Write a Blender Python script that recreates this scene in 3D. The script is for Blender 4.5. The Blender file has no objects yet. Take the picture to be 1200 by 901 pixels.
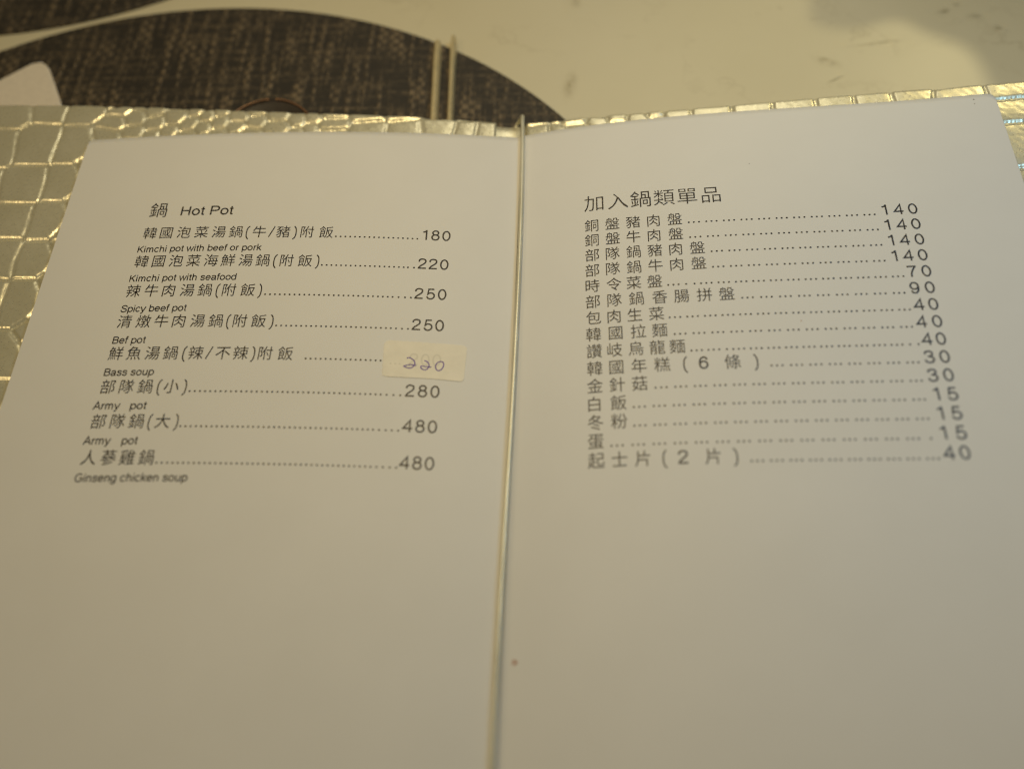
import bpy, math, random
import numpy as np
from mathutils import Matrix, Vector

S = bpy.context.scene
C = S.collection
MM = 0.001
rng = np.random.default_rng(7)

# ------------------------------------------------------------------ camera, world, lamps, exposure
cam = bpy.data.cameras.new("camera")
cam.sensor_width = 36.0
cam.lens = 34.5
cam.clip_start = 0.01
cam.clip_end = 20.0
cam.dof.use_dof = True
cam.dof.focus_distance = 0.307
cam.dof.aperture_fstop = 4.2
cam.dof.aperture_blades = 7
cam_o = bpy.data.objects.new("camera", cam)
C.objects.link(cam_o)
right = Vector((0.99866386, 0.0225552, -0.04649464))
down = Vector((-0.00487219, -0.85461651, -0.51923683))
fwd = Vector((-0.05144658, 0.51876959, -0.85336473))
m = Matrix((( right.x, -down.x, -fwd.x), (right.y, -down.y, -fwd.y), (right.z, -down.z, -fwd.z)))
cam_o.matrix_world = Matrix.Translation(Vector((13.744, -248.386, 244.254)) * MM) @ m.to_4x4()
S.camera = cam_o

world = bpy.data.worlds.new("World")
S.world = world
world.use_nodes = True
bg = world.node_tree.nodes["Background"]
bg.inputs[0].default_value = (1.0, 0.87, 0.58, 1)
bg.inputs[1].default_value = 0.075

def area(name, loc, target, size, power, col):
    d = bpy.data.lights.new(name, 'AREA')
    d.shape = 'DISK'
    d.size = size
    d.energy = power
    d.color = col
    o = bpy.data.objects.new(name, d)
    C.objects.link(o)
    o.location = loc
    o.rotation_euler = (Vector(target) - Vector(loc)).to_track_quat('-Z', 'Y').to_euler()
    return o

area("pendant_lamp", (-0.02, 0.04, 0.345), (0.0, -0.08, 0.0), 0.12, 0.61, (0.97, 0.765, 0.42))
area("cool_fill_lamp", (0.18, 0.0, 0.30), (0.0, -0.08, 0.0), 0.08, 0.23, (0.32, 0.64, 1.0))  # unseen close lamp added to match the cool tone on the pages
area("warm_lamp", (-0.75, -0.55, 1.0), (-0.15, 0.0, 0.0), 0.08, 1.3, (1.0, 0.76, 0.42))
area("back_fill_lamp", (0.10, 0.75, 0.76), (0.0, -0.02, 0.0), 0.34, 0.8, (1.0, 0.92, 0.70))  # unseen soft lamp added so the gold scales and grooves catch light
sp = bpy.data.lights.new("table_spot", 'SPOT')
sp.energy = 4.2
sp.color = (1.0, 0.84, 0.42)
sp.spot_size = math.radians(14.5)
sp.spot_blend = 1.0
sp.shadow_soft_size = 0.014
sp_o = bpy.data.objects.new("table_spot", sp)
C.objects.link(sp_o)
sp_o.location = (0.45, 0.60, 0.50)
sp_o.rotation_euler = (Vector((0.128, 0.072, -0.01)) - Vector((0.45, 0.60, 0.50))).to_track_quat('-Z', 'Y').to_euler()

S.view_settings.view_transform = 'Standard'
S.view_settings.look = 'None'
S.view_settings.exposure = 0.07
S.view_settings.gamma = 1.0
S.render.engine = 'CYCLES'
S.cycles.use_denoising = True
S.cycles.pixel_filter_type = 'BLACKMAN_HARRIS'
S.cycles.filter_width = 1.25

# ------------------------------------------------------------------ helpers
def new_mat(name):
    mt = bpy.data.materials.new(name)
    mt.use_nodes = True
    nt = mt.node_tree
    b = nt.nodes["Principled BSDF"]
    return mt, nt, b

def N(nt, typ, **kw):
    n = nt.nodes.new(typ)
    for k, v in kw.items():
        setattr(n, k, v)
    return n

def noise(nt, vec, scale, detail=4, rough=0.5):
    n = N(nt, 'ShaderNodeTexNoise')
    n.inputs['Scale'].default_value = scale
    n.inputs['Detail'].default_value = detail
    n.inputs['Roughness'].default_value = rough
    nt.links.new(vec, n.inputs['Vector'])
    return n

def ramp(nt, fac, stops):
    r = N(nt, 'ShaderNodeValToRGB')
    e = r.color_ramp.elements
    while len(e) < len(stops):
        e.new(0.5)
    for el, (p, c) in zip(e, stops):
        el.position = p
        el.color = (*c, 1) if len(c) == 3 else c
    nt.links.new(fac, r.inputs['Fac'])
    return r

def mapping(nt, scale=(1, 1, 1), rot=(0, 0, 0)):
    tc = N(nt, 'ShaderNodeTexCoord')
    mp = N(nt, 'ShaderNodeMapping')
    mp.inputs['Scale'].default_value = scale
    mp.inputs['Rotation'].default_value = rot
    nt.links.new(tc.outputs['Object'], mp.inputs['Vector'])
    return mp.outputs['Vector']

def bump(nt, b, height, strength, dist):
    bp = N(nt, 'ShaderNodeBump')
    bp.inputs['Strength'].default_value = strength
    bp.inputs['Distance'].default_value = dist
    nt.links.new(height, bp.inputs['Height'])
    nt.links.new(bp.outputs['Normal'], b.inputs['Normal'])
    return bp

def mix(nt, fac, a, bcol, blend='MIX'):
    mx = N(nt, 'ShaderNodeMix', data_type='RGBA', blend_type=blend)
    for sock, v in ((mx.inputs[0], fac), (mx.inputs[6], a), (mx.inputs[7], bcol)):
        if isinstance(v, (int, float)):
            sock.default_value = v
        elif isinstance(v, tuple):
            sock.default_value = (*v, 1)
        else:
            nt.links.new(v, sock)
    return mx.outputs[2]

def math_n(nt, op, a, b=None):
    mn = N(nt, 'ShaderNodeMath', operation=op)
    for sock, v in zip(mn.inputs, (a, b)):
        if v is None:
            continue
        if isinstance(v, (int, float)):
            sock.default_value = v
        else:
            nt.links.new(v, sock)
    return mn.outputs[0]

def mesh_obj(name, verts, faces, mat, parent=None, smooth=False):
    """verts in millimetres"""
    me = bpy.data.meshes.new(name)
    v = np.asarray(verts, dtype=np.float64) * MM
    me.from_pydata(v.tolist(), [], [list(map(int, f)) for f in faces])
    me.materials.append(mat)
    if smooth:
        me.polygons.foreach_set('use_smooth', np.ones(len(me.polygons), dtype=bool))
    me.update()
    o = bpy.data.objects.new(name, me)
    C.objects.link(o)
    if parent is not None:
        o.parent = parent
    return o

def empty(name, label, cat, loc=(0, 0, 0)):
    o = bpy.data.objects.new(name, None)
    o.empty_display_size = 0.01
    o.location = loc
    C.objects.link(o)
    o['label'] = label
    o['category'] = cat
    return o

def tag(o, label, cat, group=None):
    o['label'] = label
    o['category'] = cat
    if group:
        o['group'] = group

def grid_sheet(xs, ys, top, thick):
    """closed sheet: top surface heights top[iy,ix] (mm), flat-offset underside"""
    nx, ny = len(xs), len(ys)
    X, Y = np.meshgrid(xs, ys)
    low = thick if isinstance(thick, np.ndarray) else top - thick
    v = np.concatenate([np.stack([X, Y, top], -1).reshape(-1, 3), np.stack([X, Y, low], -1).reshape(-1, 3)])
    n = nx * ny
    i = np.arange(n).reshape(ny, nx)
    q = np.stack([i[:-1, :-1], i[:-1, 1:], i[1:, 1:], i[1:, :-1]], -1).reshape(-1, 4)
    f = [q, q[:, ::-1] + n]
    for e, rev in ((i[0, :], False), (i[-1, :], True), (i[:, 0], True), (i[:, -1], False)):
        s = np.stack([e[:-1], e[1:], e[1:] + n, e[:-1] + n], -1)
        s = s[:, ::-1] if not rev else s
        f.append(s)
    return v, np.concatenate(f)

def tube(path, radius, seg=12, scale_z=1.0):
    P = np.asarray(path, float)
    T = np.gradient(P, axis=0)
    T /= np.linalg.norm(T, axis=1)[:, None]
    v, f = [], []
    r = np.broadcast_to(np.asarray(radius, float), (len(P),))
    up = np.array([1.0, 0, 0])
    for k in range(len(P)):
        a = up - T[k] * (up @ T[k])
        a /= np.linalg.norm(a)
        b = np.cross(T[k], a)
        for s in range(seg):
            t = 2 * math.pi * s / seg
            v.append(P[k] + r[k] * (a * math.cos(t) + b * math.sin(t) * scale_z))
    for k in range(len(P) - 1):
        for s in range(seg):
            s2 = (s + 1) % seg
            f.append([k * seg + s, k * seg + s2, (k + 1) * seg + s2, (k + 1) * seg + s])
    f.append(list(range(seg))[::-1])
    f.append([(len(P) - 1) * seg + s for s in range(seg)])
    return v, f

def catmull(pts, n=8, closed=False):
    p = np.asarray(pts, float)
    out = []
    m_ = len(p)
    for i in range(m_ if closed else m_ - 1):
        if closed:
            p0, p1, p2, p3 = p[(i - 1) % m_], p[i], p[(i + 1) % m_], p[(i + 2) % m_]
        else:
            p1, p2 = p[i], p[i + 1]
            p0 = p[i - 1] if i > 0 else 2 * p1 - p2
            p3 = p[i + 2] if i + 2 < m_ else 2 * p2 - p1
        for t in np.linspace(0, 1, n, endpoint=False):
            out.append(0.5 * ((2 * p1) + (p2 - p0) * t + (2 * p0 - 5 * p1 + 4 * p2 - p3) * t ** 2 + (3 * p1 - p0 - 3 * p2 + p3) * t ** 3))
    if not closed:
        out.append(p[-1])
    return np.array(out)

# ------------------------------------------------------------------ materials
def mat_table():
    mt, nt, b = new_mat("cream_marble")
    v = mapping(nt)
    big = noise(nt, v, 9.0, 5, 0.55)
    base = ramp(nt, big.outputs['Fac'], [(0.3, (0.575, 0.52, 0.35)), (0.7, (0.625, 0.57, 0.40))])
    w = noise(nt, v, 14.0, 6, 0.6)
    vein = math_n(nt, 'ABSOLUTE', math_n(nt, 'SUBTRACT', w.outputs['Fac'], 0.5))
    vm = ramp(nt, vein, [(0.0, (1, 1, 1)), (0.012, (0, 0, 0))])
    gate = ramp(nt, noise(nt, v, 30.0, 2).outputs['Fac'], [(0.5, (0, 0, 0)), (0.75, (1, 1, 1))])
    col = mix(nt, math_n(nt, 'MULTIPLY', math_n(nt, 'MULTIPLY', vm.outputs['Color'], gate.outputs['Color']), 0.35), base.outputs['Color'], (0.25, 0.19, 0.09))
    nt.links.new(col, b.inputs['Base Color'])
    b.inputs['Roughness'].default_value = 0.38
    b.inputs['Specular IOR Level'].default_value = 0.4
    return mt

def mat_stain(name, colr, alpha_max):
    """soft-edged mineral stain: opacity falls off with noise round its own centre line"""
    mt, nt, b = new_mat(name)
    b.inputs['Base Color'].default_value = (*colr, 1)
    b.inputs['Roughness'].default_value = 0.45
    tc = N(nt, 'ShaderNodeTexCoord')
    g = N(nt, 'ShaderNodeTexGradient', gradient_type='QUADRATIC_SPHERE')
    mp = N(nt, 'ShaderNodeMapping')
    mp.inputs['Location'].default_value = (-1, -1, 0)
    mp.inputs['Scale'].default_value = (2, 2, 0)
    nt.links.new(tc.outputs['UV'], mp.inputs['Vector'])
    nt.links.new(mp.outputs['Vector'], g.inputs['Vector'])
    nz = noise(nt, tc.outputs['Object'], 260.0, 4, 0.6)
    f = ramp(nt, nz.outputs['Fac'], [(0.38, (0, 0, 0)), (0.62, (1, 1, 1))])
    a = math_n(nt, 'MULTIPLY', math_n(nt, 'MULTIPLY', g.outputs['Fac'], math_n(nt, 'ADD', f.outputs['Color'], 0.25)), alpha_max)
    nt.links.new(a, b.inputs['Alpha'])
    return mt

def mat_mat():
    mt, nt, b = new_mat("woven_vinyl")
    va = mapping(nt, (470, 45, 1), (0, 0, 0.05))
    vb = mapping(nt, (38, 430, 1), (0, 0, 0.05))
    na = noise(nt, va, 1.0, 2, 0.5)
    nb = noise(nt, vb, 1.0, 2, 0.5)
    fa = ramp(nt, na.outputs['Fac'], [(0.47, (0, 0, 0)), (0.67, (1, 1, 1))])
    fb = ramp(nt, nb.outputs['Fac'], [(0.48, (0, 0, 0)), (0.68, (1, 1, 1))])
    # over / under of the weave
    wv = mapping(nt, (1, 1, 1), (0, 0, 0.05))
    ck = N(nt, 'ShaderNodeTexChecker')
    ck.inputs['Scale'].default_value = 430
    nt.links.new(wv, ck.inputs['Vector'])
    t1 = math_n(nt, 'MULTIPLY', fa.outputs['Color'], math_n(nt, 'ADD', math_n(nt, 'MULTIPLY', ck.outputs['Fac'], 0.8), 0.2))
    t2 = math_n(nt, 'MULTIPLY', fb.outputs['Color'], math_n(nt, 'SUBTRACT', 0.8, math_n(nt, 'MULTIPLY', ck.outputs['Fac'], 0.6)))
    t = math_n(nt, 'MAXIMUM', t1, math_n(nt, 'MULTIPLY', t2, 0.6))
    col = mix(nt, t, (0.020, 0.0155, 0.0095), (0.165, 0.122, 0.07))
    nt.links.new(col, b.inputs['Base Color'])
    b.inputs['Roughness'].default_value = 0.6
    h = math_n(nt, 'ADD', ck.outputs['Fac'], t)
    bump(nt, b, h, 0.6, 0.0005)
    return mt

def mat_gold():
    mt, nt, b = new_mat("gold_embossed_vinyl")
    v = mapping(nt)
    n1 = noise(nt, v, 900.0, 4, 0.6)
    n2 = noise(nt, v, 60.0, 3, 0.5)
    col = ramp(nt, n2.outputs['Fac'], [(0.3, (0.72, 0.67, 0.47)), (0.7, (0.80, 0.75, 0.55))])
    nt.links.new(col.outputs['Color'], b.inputs['Base Color'])
    b.inputs['Metallic'].default_value = 0.55
    r = ramp(nt, n1.outputs['Fac'], [(0.3, (0.24,) * 3), (0.7, (0.38,) * 3)])
    nt.links.new(r.outputs['Color'], b.inputs['Roughness'])
    hi = noise(nt, v, 1600.0, 3, 0.6)
    bump(nt, b, hi.outputs['Fac'], 0.07, 0.0002)
    return mt

def mat_paper():
    mt, nt, b = new_mat("matt_card")
    v = mapping(nt)
    n1 = noise(nt, v, 45.0, 5, 0.6)
    col = ramp(nt, n1.outputs['Fac'], [(0.25, (0.69, 0.675, 0.63)), (0.75, (0.715, 0.70, 0.655))])
    sp = noise(nt, v, 210.0, 1, 0.3)
    spm = ramp(nt, sp.outputs['Fac'], [(0.86, (0, 0, 0)), (0.89, (1, 1, 1))])
    c2 = mix(nt, math_n(nt, 'MULTIPLY', spm.outputs['Color'], 0.5), col.outputs['Color'], (0.42, 0.33, 0.22))
    nt.links.new(c2, b.inputs['Base Color'])
    b.inputs['Roughness'].default_value = 0.55
    b.inputs['Specular IOR Level'].default_value = 0.35
    nf = noise(nt, v, 2600.0, 3, 0.6)
    bump(nt, b, nf.outputs['Fac'], 0.08, 0.0001)
    return mt

def plain(name, col, rough=0.5, metal=0.0, nscale=None, namp=0.12):
    mt, nt, b = new_mat(name)
    b.inputs['Roughness'].default_value = rough
    b.inputs['Metallic'].default_value = metal
    if nscale:
        n1 = noise(nt, mapping(nt), nscale, 4, 0.6)
        lo = tuple(c * (1 - namp) for c in col)
        hi = tuple(min(1, c * (1 + namp)) for c in col)
        r = ramp(nt, n1.outputs['Fac'], [(0.3, lo), (0.7, hi)])
        nt.links.new(r.outputs['Color'], b.inputs['Base Color'])
    else:
        b.inputs['Base Color'].default_value = (*col, 1)
    return mt

def mat_cord():
    mt, nt, b = new_mat("gold_braided_elastic")
    v = mapping(nt, (1, 1, 1))
    wv = N(nt, 'ShaderNodeTexWave', wave_type='BANDS', bands_direction='DIAGONAL')
    wv.inputs['Scale'].default_value = 420
    wv.inputs['Distortion'].default_value = 1.0
    nt.links.new(v, wv.inputs['Vector'])
    n2 = noise(nt, v, 40.0, 3, 0.6)
    col = ramp(nt, n2.outputs['Fac'], [(0.3, (0.58, 0.55, 0.41)), (0.7, (0.78, 0.75, 0.60))])
    nt.links.new(col.outputs['Color'], b.inputs['Base Color'])
    b.inputs['Metallic'].default_value = 0.45
    b.inputs['Roughness'].default_value = 0.42
    bump(nt, b, wv.outputs['Fac'], 0.10, 0.0003)
    return mt

M_TABLE, M_MAT, M_GOLD, M_PAPER, M_CORD = mat_table(), mat_mat(), mat_gold(), mat_paper(), mat_cord()
M_INK = plain("printing_ink", (0.012, 0.007, 0.006), 0.5, 0, 900, 0.3)
M_PEN = plain("purple_pen_ink", (0.09, 0.04, 0.28), 0.5, 0, 900, 0.25)
M_STICKER = plain("cream_label_paper", (0.735, 0.685, 0.56), 0.5, 0, 300, 0.04)
M_GHOST = plain("faded_print", (0.62, 0.58, 0.475), 0.5)
M_NAPKIN = plain("white_tissue", (0.68, 0.61, 0.50), 0.9, 0, 500, 0.05)
M_STEEL = plain("satin_brass_steel", (0.66, 0.55, 0.31), 0.36, 0.35, 500, 0.12)
M_LACQUER = plain("dark_lacquer", (0.035, 0.026, 0.018), 0.45, 0, 300, 0.2)
M_COPPER = plain("copper_rim", (0.26, 0.14, 0.07), 0.4, 0.3, 300, 0.1)
M_DOT = plain("brown_speck", (0.38, 0.14, 0.06), 0.7)
M_GREYDOT = plain("grey_speck", (0.30, 0.28, 0.24), 0.7)

# ------------------------------------------------------------------ table top
TZ = -10.0
tv, tf = grid_sheet(np.linspace(-900, 900, 19), np.linspace(-600, 900, 16), np.full((16, 19), TZ), 25.0)
table = mesh_obj("tabletop", tv, tf, M_TABLE)
table['kind'] = 'structure'

def stain_patch(name, cx, cy, lx, ly, rot, mat):
    c, s = math.cos(rot), math.sin(rot)
    vs = [(cx + c * a * lx - s * b_ * ly, cy + s * a * lx + c * b_ * ly, TZ + 0.05) for a, b_ in ((-1, -1), (1, -1), (1, 1), (-1, 1))]
    o = mesh_obj(name, vs, [[0, 1, 2, 3]], mat, table)
    uv = o.data.uv_layers.new(name="UVMap")
    for li, t in enumerate(((0, 0), (1, 0), (1, 1), (0, 1))):
        uv.data[li].uv = t
    return o

M_ST1 = mat_stain("brown_mineral_stain", (0.42, 0.35, 0.20), 0.36)
M_ST2 = mat_stain("dark_mineral_fleck", (0.30, 0.26, 0.15), 0.4)
stain_patch("mineral_stain", 17.0, 36.0, 4.0, 13.0, -0.15, M_ST1)
stain_patch("mineral_stain", 19.0, 84.0, 4.0, 8.0, 0.2, M_ST1)
stain_patch("mineral_stain", 112.0, 46.0, 9.0, 4.0, -0.5, M_ST1)
stain_patch("mineral_stain", 132.0, 55.0, 18.0, 1.6, 0.15, M_ST1)
stain_patch("mineral_vein", 114.0, 36.0, 6.5, 0.9, 0.52, M_ST2)
stain_patch("mineral_fleck", 165.5, 76.0, 2.5, 2.0, 0.1, M_ST2)
stain_patch("mineral_fleck", 171.0, 69.0, 5.0, 2.0, 0.05, M_ST2)
stain_patch("mineral_fleck", 160.0, 72.0, 5.0, 2.5, 0.4, M_ST2)
stain_patch("mineral_fleck", 178.0, 62.0, 3.0, 2.0, 0.0, M_ST2)

# ------------------------------------------------------------------ place mats
def placemat(cx, cy, r, label):
    pts, faces = [], []
    seg = 160
    prof = [(0.0, -8.5), (r - 1.2, -8.5), (r - 0.4, -8.7), (r, -9.2), (r - 0.2, -9.95)]
    pts.append((0, 0, prof[0][1]))
    for (rr, z) in prof[1:]:
        for k in range(seg):
            a = 2 * math.pi * k / seg
            pts.append((rr * math.cos(a), rr * math.sin(a), z))
    for k in range(seg):
        faces.append([0, 1 + k, 1 + (k + 1) % seg])
    for j in range(len(prof) - 2):
        for k in range(seg):
            a, b_ = 1 + j * seg + k, 1 + j * seg + (k + 1) % seg
            faces.append([a, a + seg, b_ + seg, b_])
    faces.append([1 + (len(prof) - 2) * seg + k for k in range(seg)][::-1])
    o = mesh_obj("placemat", pts, faces, M_MAT)
    o.location = (cx * MM, cy * MM, 0)
    tag(o, label, "placemat")
    return o

placemat(-121.3, -90.8, 174.1, "large round dark woven placemat lying under the menu and chopsticks")
placemat(-230.0, 250.0, 180.0, "dark woven placemat cut off by the far left corner, behind a thin strip of table")

# ------------------------------------------------------------------ napkin
def napkin():
    a = np.array([(-300, -40), (-300, 2), (-260, 17.5), (-201.5, 42.5), (-191.5, 51.5), (-188.3, 52.6), (-185.8, 51.0), (-183.6, 48.2), (-178.6, 38.5), (-173.6, 28.5), (-158, -10), (-190, -40)], float)
    v, f = [], []
    n = len(a)
    ctr = a.mean(0)
    lay = []
    for (z, sft) in ((-8.45, 0), (-7.85, 0.0), (-7.6, 0.35)):
        d = ctr - a
        d /= np.linalg.norm(d, axis=1)[:, None]
        q = a + d * sft
        lay.append(range(len(v), len(v) + n))
        v += [(x, y, z + 0.25 * math.sin(x * 0.08)) for x, y in q]
    for l0, l1 in zip(lay[:-1], lay[1:]):
        for k in range(n):
            k2 = (k + 1) % n
            f.append([l0[k], l1[k], l1[k2], l0[k2]])
    f.append(list(lay[-1])[::-1])
    f.append(list(lay[0]))
    o = mesh_obj("paper_napkin", v, f, M_NAPKIN)
    tag(o, "white folded paper napkin corner poking out behind the menu at the left", "napkin")
napkin()

# ------------------------------------------------------------------ unseen shadow caster added behind the menu, outlined from its shadow
def shadow_caster():
    o = [(171, TZ + 0.02), (171, 81), (173.5, 85.2), (178, 87), (184, 88), (189, 87), (195, 84.5), (200, 85), (204.5, 87.5), (209, 90.2), (215, 93), (221, 95.5), (227, 100), (232, 106), (236, 112.5), (241, 121), (249, 134), (262, 140), (290, 141), (298, 136), (300, TZ + 0.02)]
    o = np.array(o, float)
    core = catmull(o[1:-1], 5)
    o = np.concatenate([o[:1], core, o[-1:]])
    n = len(o)
    ctr = np.array([235.0, 40.0])
    v, f = [], []
    for y, k in ((165.5, 0.985), (167, 1.0), (173, 1.0), (174.5, 0.985)):
        q = ctr + (o - ctr) * k
        q[:, 1] = np.maximum(q[:, 1], TZ + 0.02)
        v += [(a, y, b_) for a, b_ in q]
    for r in range(3):
        for k in range(n):
            k2 = (k + 1) % n
            f.append([r * n + k, r * n + k2, (r + 1) * n + k2, (r + 1) * n + k])
    f.append(list(range(n))[::-1])
    f.append([3 * n + k for k in range(n)])
    ob = mesh_obj("added_shadow_caster", v, f, plain("shadow_caster_brown", (0.10, 0.06, 0.035), 0.5, 0, 40, 0.4))
    tag(ob, "unseen added shadow caster with a wavy top, shading the far right of the table", "shadow_caster")
shadow_caster()

# ------------------------------------------------------------------ chopsticks and spoon under the menu
def chopstick(x0, x1, y1, w, label):
    """flat steel chopstick, far end at (x1,y1), running back under the cover"""
    y0 = -150.0
    n = 24
    v, f = [], []
    prof = [(-1, 0.2), (-0.95, 0.62), (-0.62, 0.92), (0.05, 0.97), (0.5, 0.85), (0.95, 0.45), (1, 0.2), (0.8, 0), (-0.8, 0)]
    for k in range(n + 1):
        t = k / n
        ww = w * (0.82 + 0.18 * t) * 0.5
        hh = 3.4
        e = 1.0 if k < n else 0.85
        x = x0 + (x1 - x0) * t
        y = y0 + (y1 - y0) * t
        for px, pz in prof:
            v.append((x + px * ww * e, y, -8.45 + pz * hh * e))
    m_ = len(prof)
    for k in range(n):
        for s in range(m_):
            s2 = (s + 1) % m_
            f.append([k * m_ + s, (k + 1) * m_ + s, (k + 1) * m_ + s2, k * m_ + s2])
    f.append(list(range(m_)))
    f.append([n * m_ + s for s in range(m_)][::-1])
    o = mesh_obj("chopstick", v, f, M_STEEL)
    tag(o, label, "chopstick", "pale chopsticks lying side by side")
    return o
chopstick(-27.5, -33.2, 57.5, 2.9, "pale chopstick nearer the left end of the menu, lying across the placemat edge")
chopstick(-22.0, -27.3, 60.0, 2.3, "pale chopstick nearer the cord, reaching slightly farther over the placemat edge")

def spoon():
    root = empty("spoon", "dark spoon whose coppery rim shows as a thin arc behind the menu cover", "spoon")
    v, f = [], []
    nr, ns = 14, 48
    cx, cy, rx, ry = -92.0, 0.5, 19.5, 25.5
    for lay, off in ((0, 0.0), (1, -0.6)):
        for i in range(nr + 1):
            r = i / nr
            for k in range(ns):
                a = 2 * math.pi * k / ns
                z = -7.9 + 3.2 * r ** 2.2 + off * (1 if r < 0.99 else 0.8)
                v.append((cx + rx * r * math.cos(a), cy + ry * r * math.sin(a), z))
    L = (nr + 1) * ns
    for lay in (0, 1):
        for i in range(nr):
            for k in range(ns):
                k2 = (k + 1) % ns
                q = [lay * L + i * ns + k, lay * L + (i + 1) * ns + k, lay * L + (i + 1) * ns + k2, lay * L + i * ns + k2]
                f.append(q if lay == 0 else q[::-1])
    for k in range(ns):
        k2 = (k + 1) % ns
        f.append([nr * ns + k, L + nr * ns + k, L + nr * ns + k2, nr * ns + k2])
    mesh_obj("bowl", v, f, M_LACQUER, root, True)
    a = np.linspace(0, 2 * math.pi, 97)
    rv, rf = tube([(cx + 19.3 * math.cos(t), cy + 25.3 * math.sin(t), -4.6) for t in a], 0.34, 8)
    mesh_obj("rim", rv, rf, M_COPPER, root, True)
    hv, hf = tube([(-92, -26.5, -5.6), (-92, -40, -5.8), (-92, -90, -6.4), (-92, -150, -6.2)], [2.6, 2.9, 3.2, 4.6], 12, 0.32)
    mesh_obj("handle", hv, hf, M_LACQUER, root, True)
spoon()

# ------------------------------------------------------------------ the menu
menu = empty("menu", "open restaurant menu with white printed pages in a gold crocodile patterned cover", "menu")

def smooth01(t):
    t = np.clip(t, 0, 1)
    return t * t * (3 - 2 * t)

def scale_relief(X, Y, seeds, gw, depth, vdepth):
    """croc emboss: flat scales split by rounded grooves along the cell borders"""
    P = np.stack([X.ravel(), Y.ravel()], 1)
    s = np.asarray(seeds, float)
    out = np.empty(len(P))
    cell = np.empty(len(P), int)
    hor = np.empty(len(P))
    for a in range(0, len(P), 6000):
        p = P[a:a + 6000]
        d = ((p[:, None, :] - s[None]) ** 2).sum(-1)
        i = np.argsort(d, axis=1)[:, :3]
        r = np.arange(len(p))
        d0 = d[r, i[:, 0]]
        best = np.full(len(p), 1e9)
        hh = np.zeros(len(p))
        for k in (1, 2):
            sep = np.linalg.norm(s[i[:, 0]] - s[i[:, k]], axis=1)
            dist = (d[r, i[:, k]] - d0) / (2 * sep)
            cy = np.abs(s[i[:, 0], 1] - s[i[:, k], 1]) / sep
            hh = np.where(dist < best, cy, hh)
            best = np.minimum(best, dist)
        out[a:a + 6000] = best
        cell[a:a + 6000] = i[:, 0]
        hor[a:a + 6000] = hh
    out = out.reshape(X.shape)
    cell = cell.reshape(X.shape)
    hor = hor.reshape(X.shape)
    depth = vdepth + (depth - vdepth) * smooth01((hor - 0.3) / 0.6)
    g = smooth01(out / gw)
    tilt = rng.normal(0, 0.010, (len(s), 2))
    h = -depth * (1 - g) + 0.10 * smooth01(out / 4.0)
    h = h + tilt[cell, 0] * (X - s[cell, 0]) + tilt[cell, 1] * (Y - s[cell, 1])
    return h

def wobble(X, Y, amp, sc, seed):
    r_ = np.random.default_rng(seed)
    o = np.zeros_like(X)
    for _ in range(7):
        k = r_.normal(0, 1, 2) / sc
        o += np.sin(X * k[0] + Y * k[1] + r_.uniform(0, 6.28))
    return amp * o / 2.6

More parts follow.
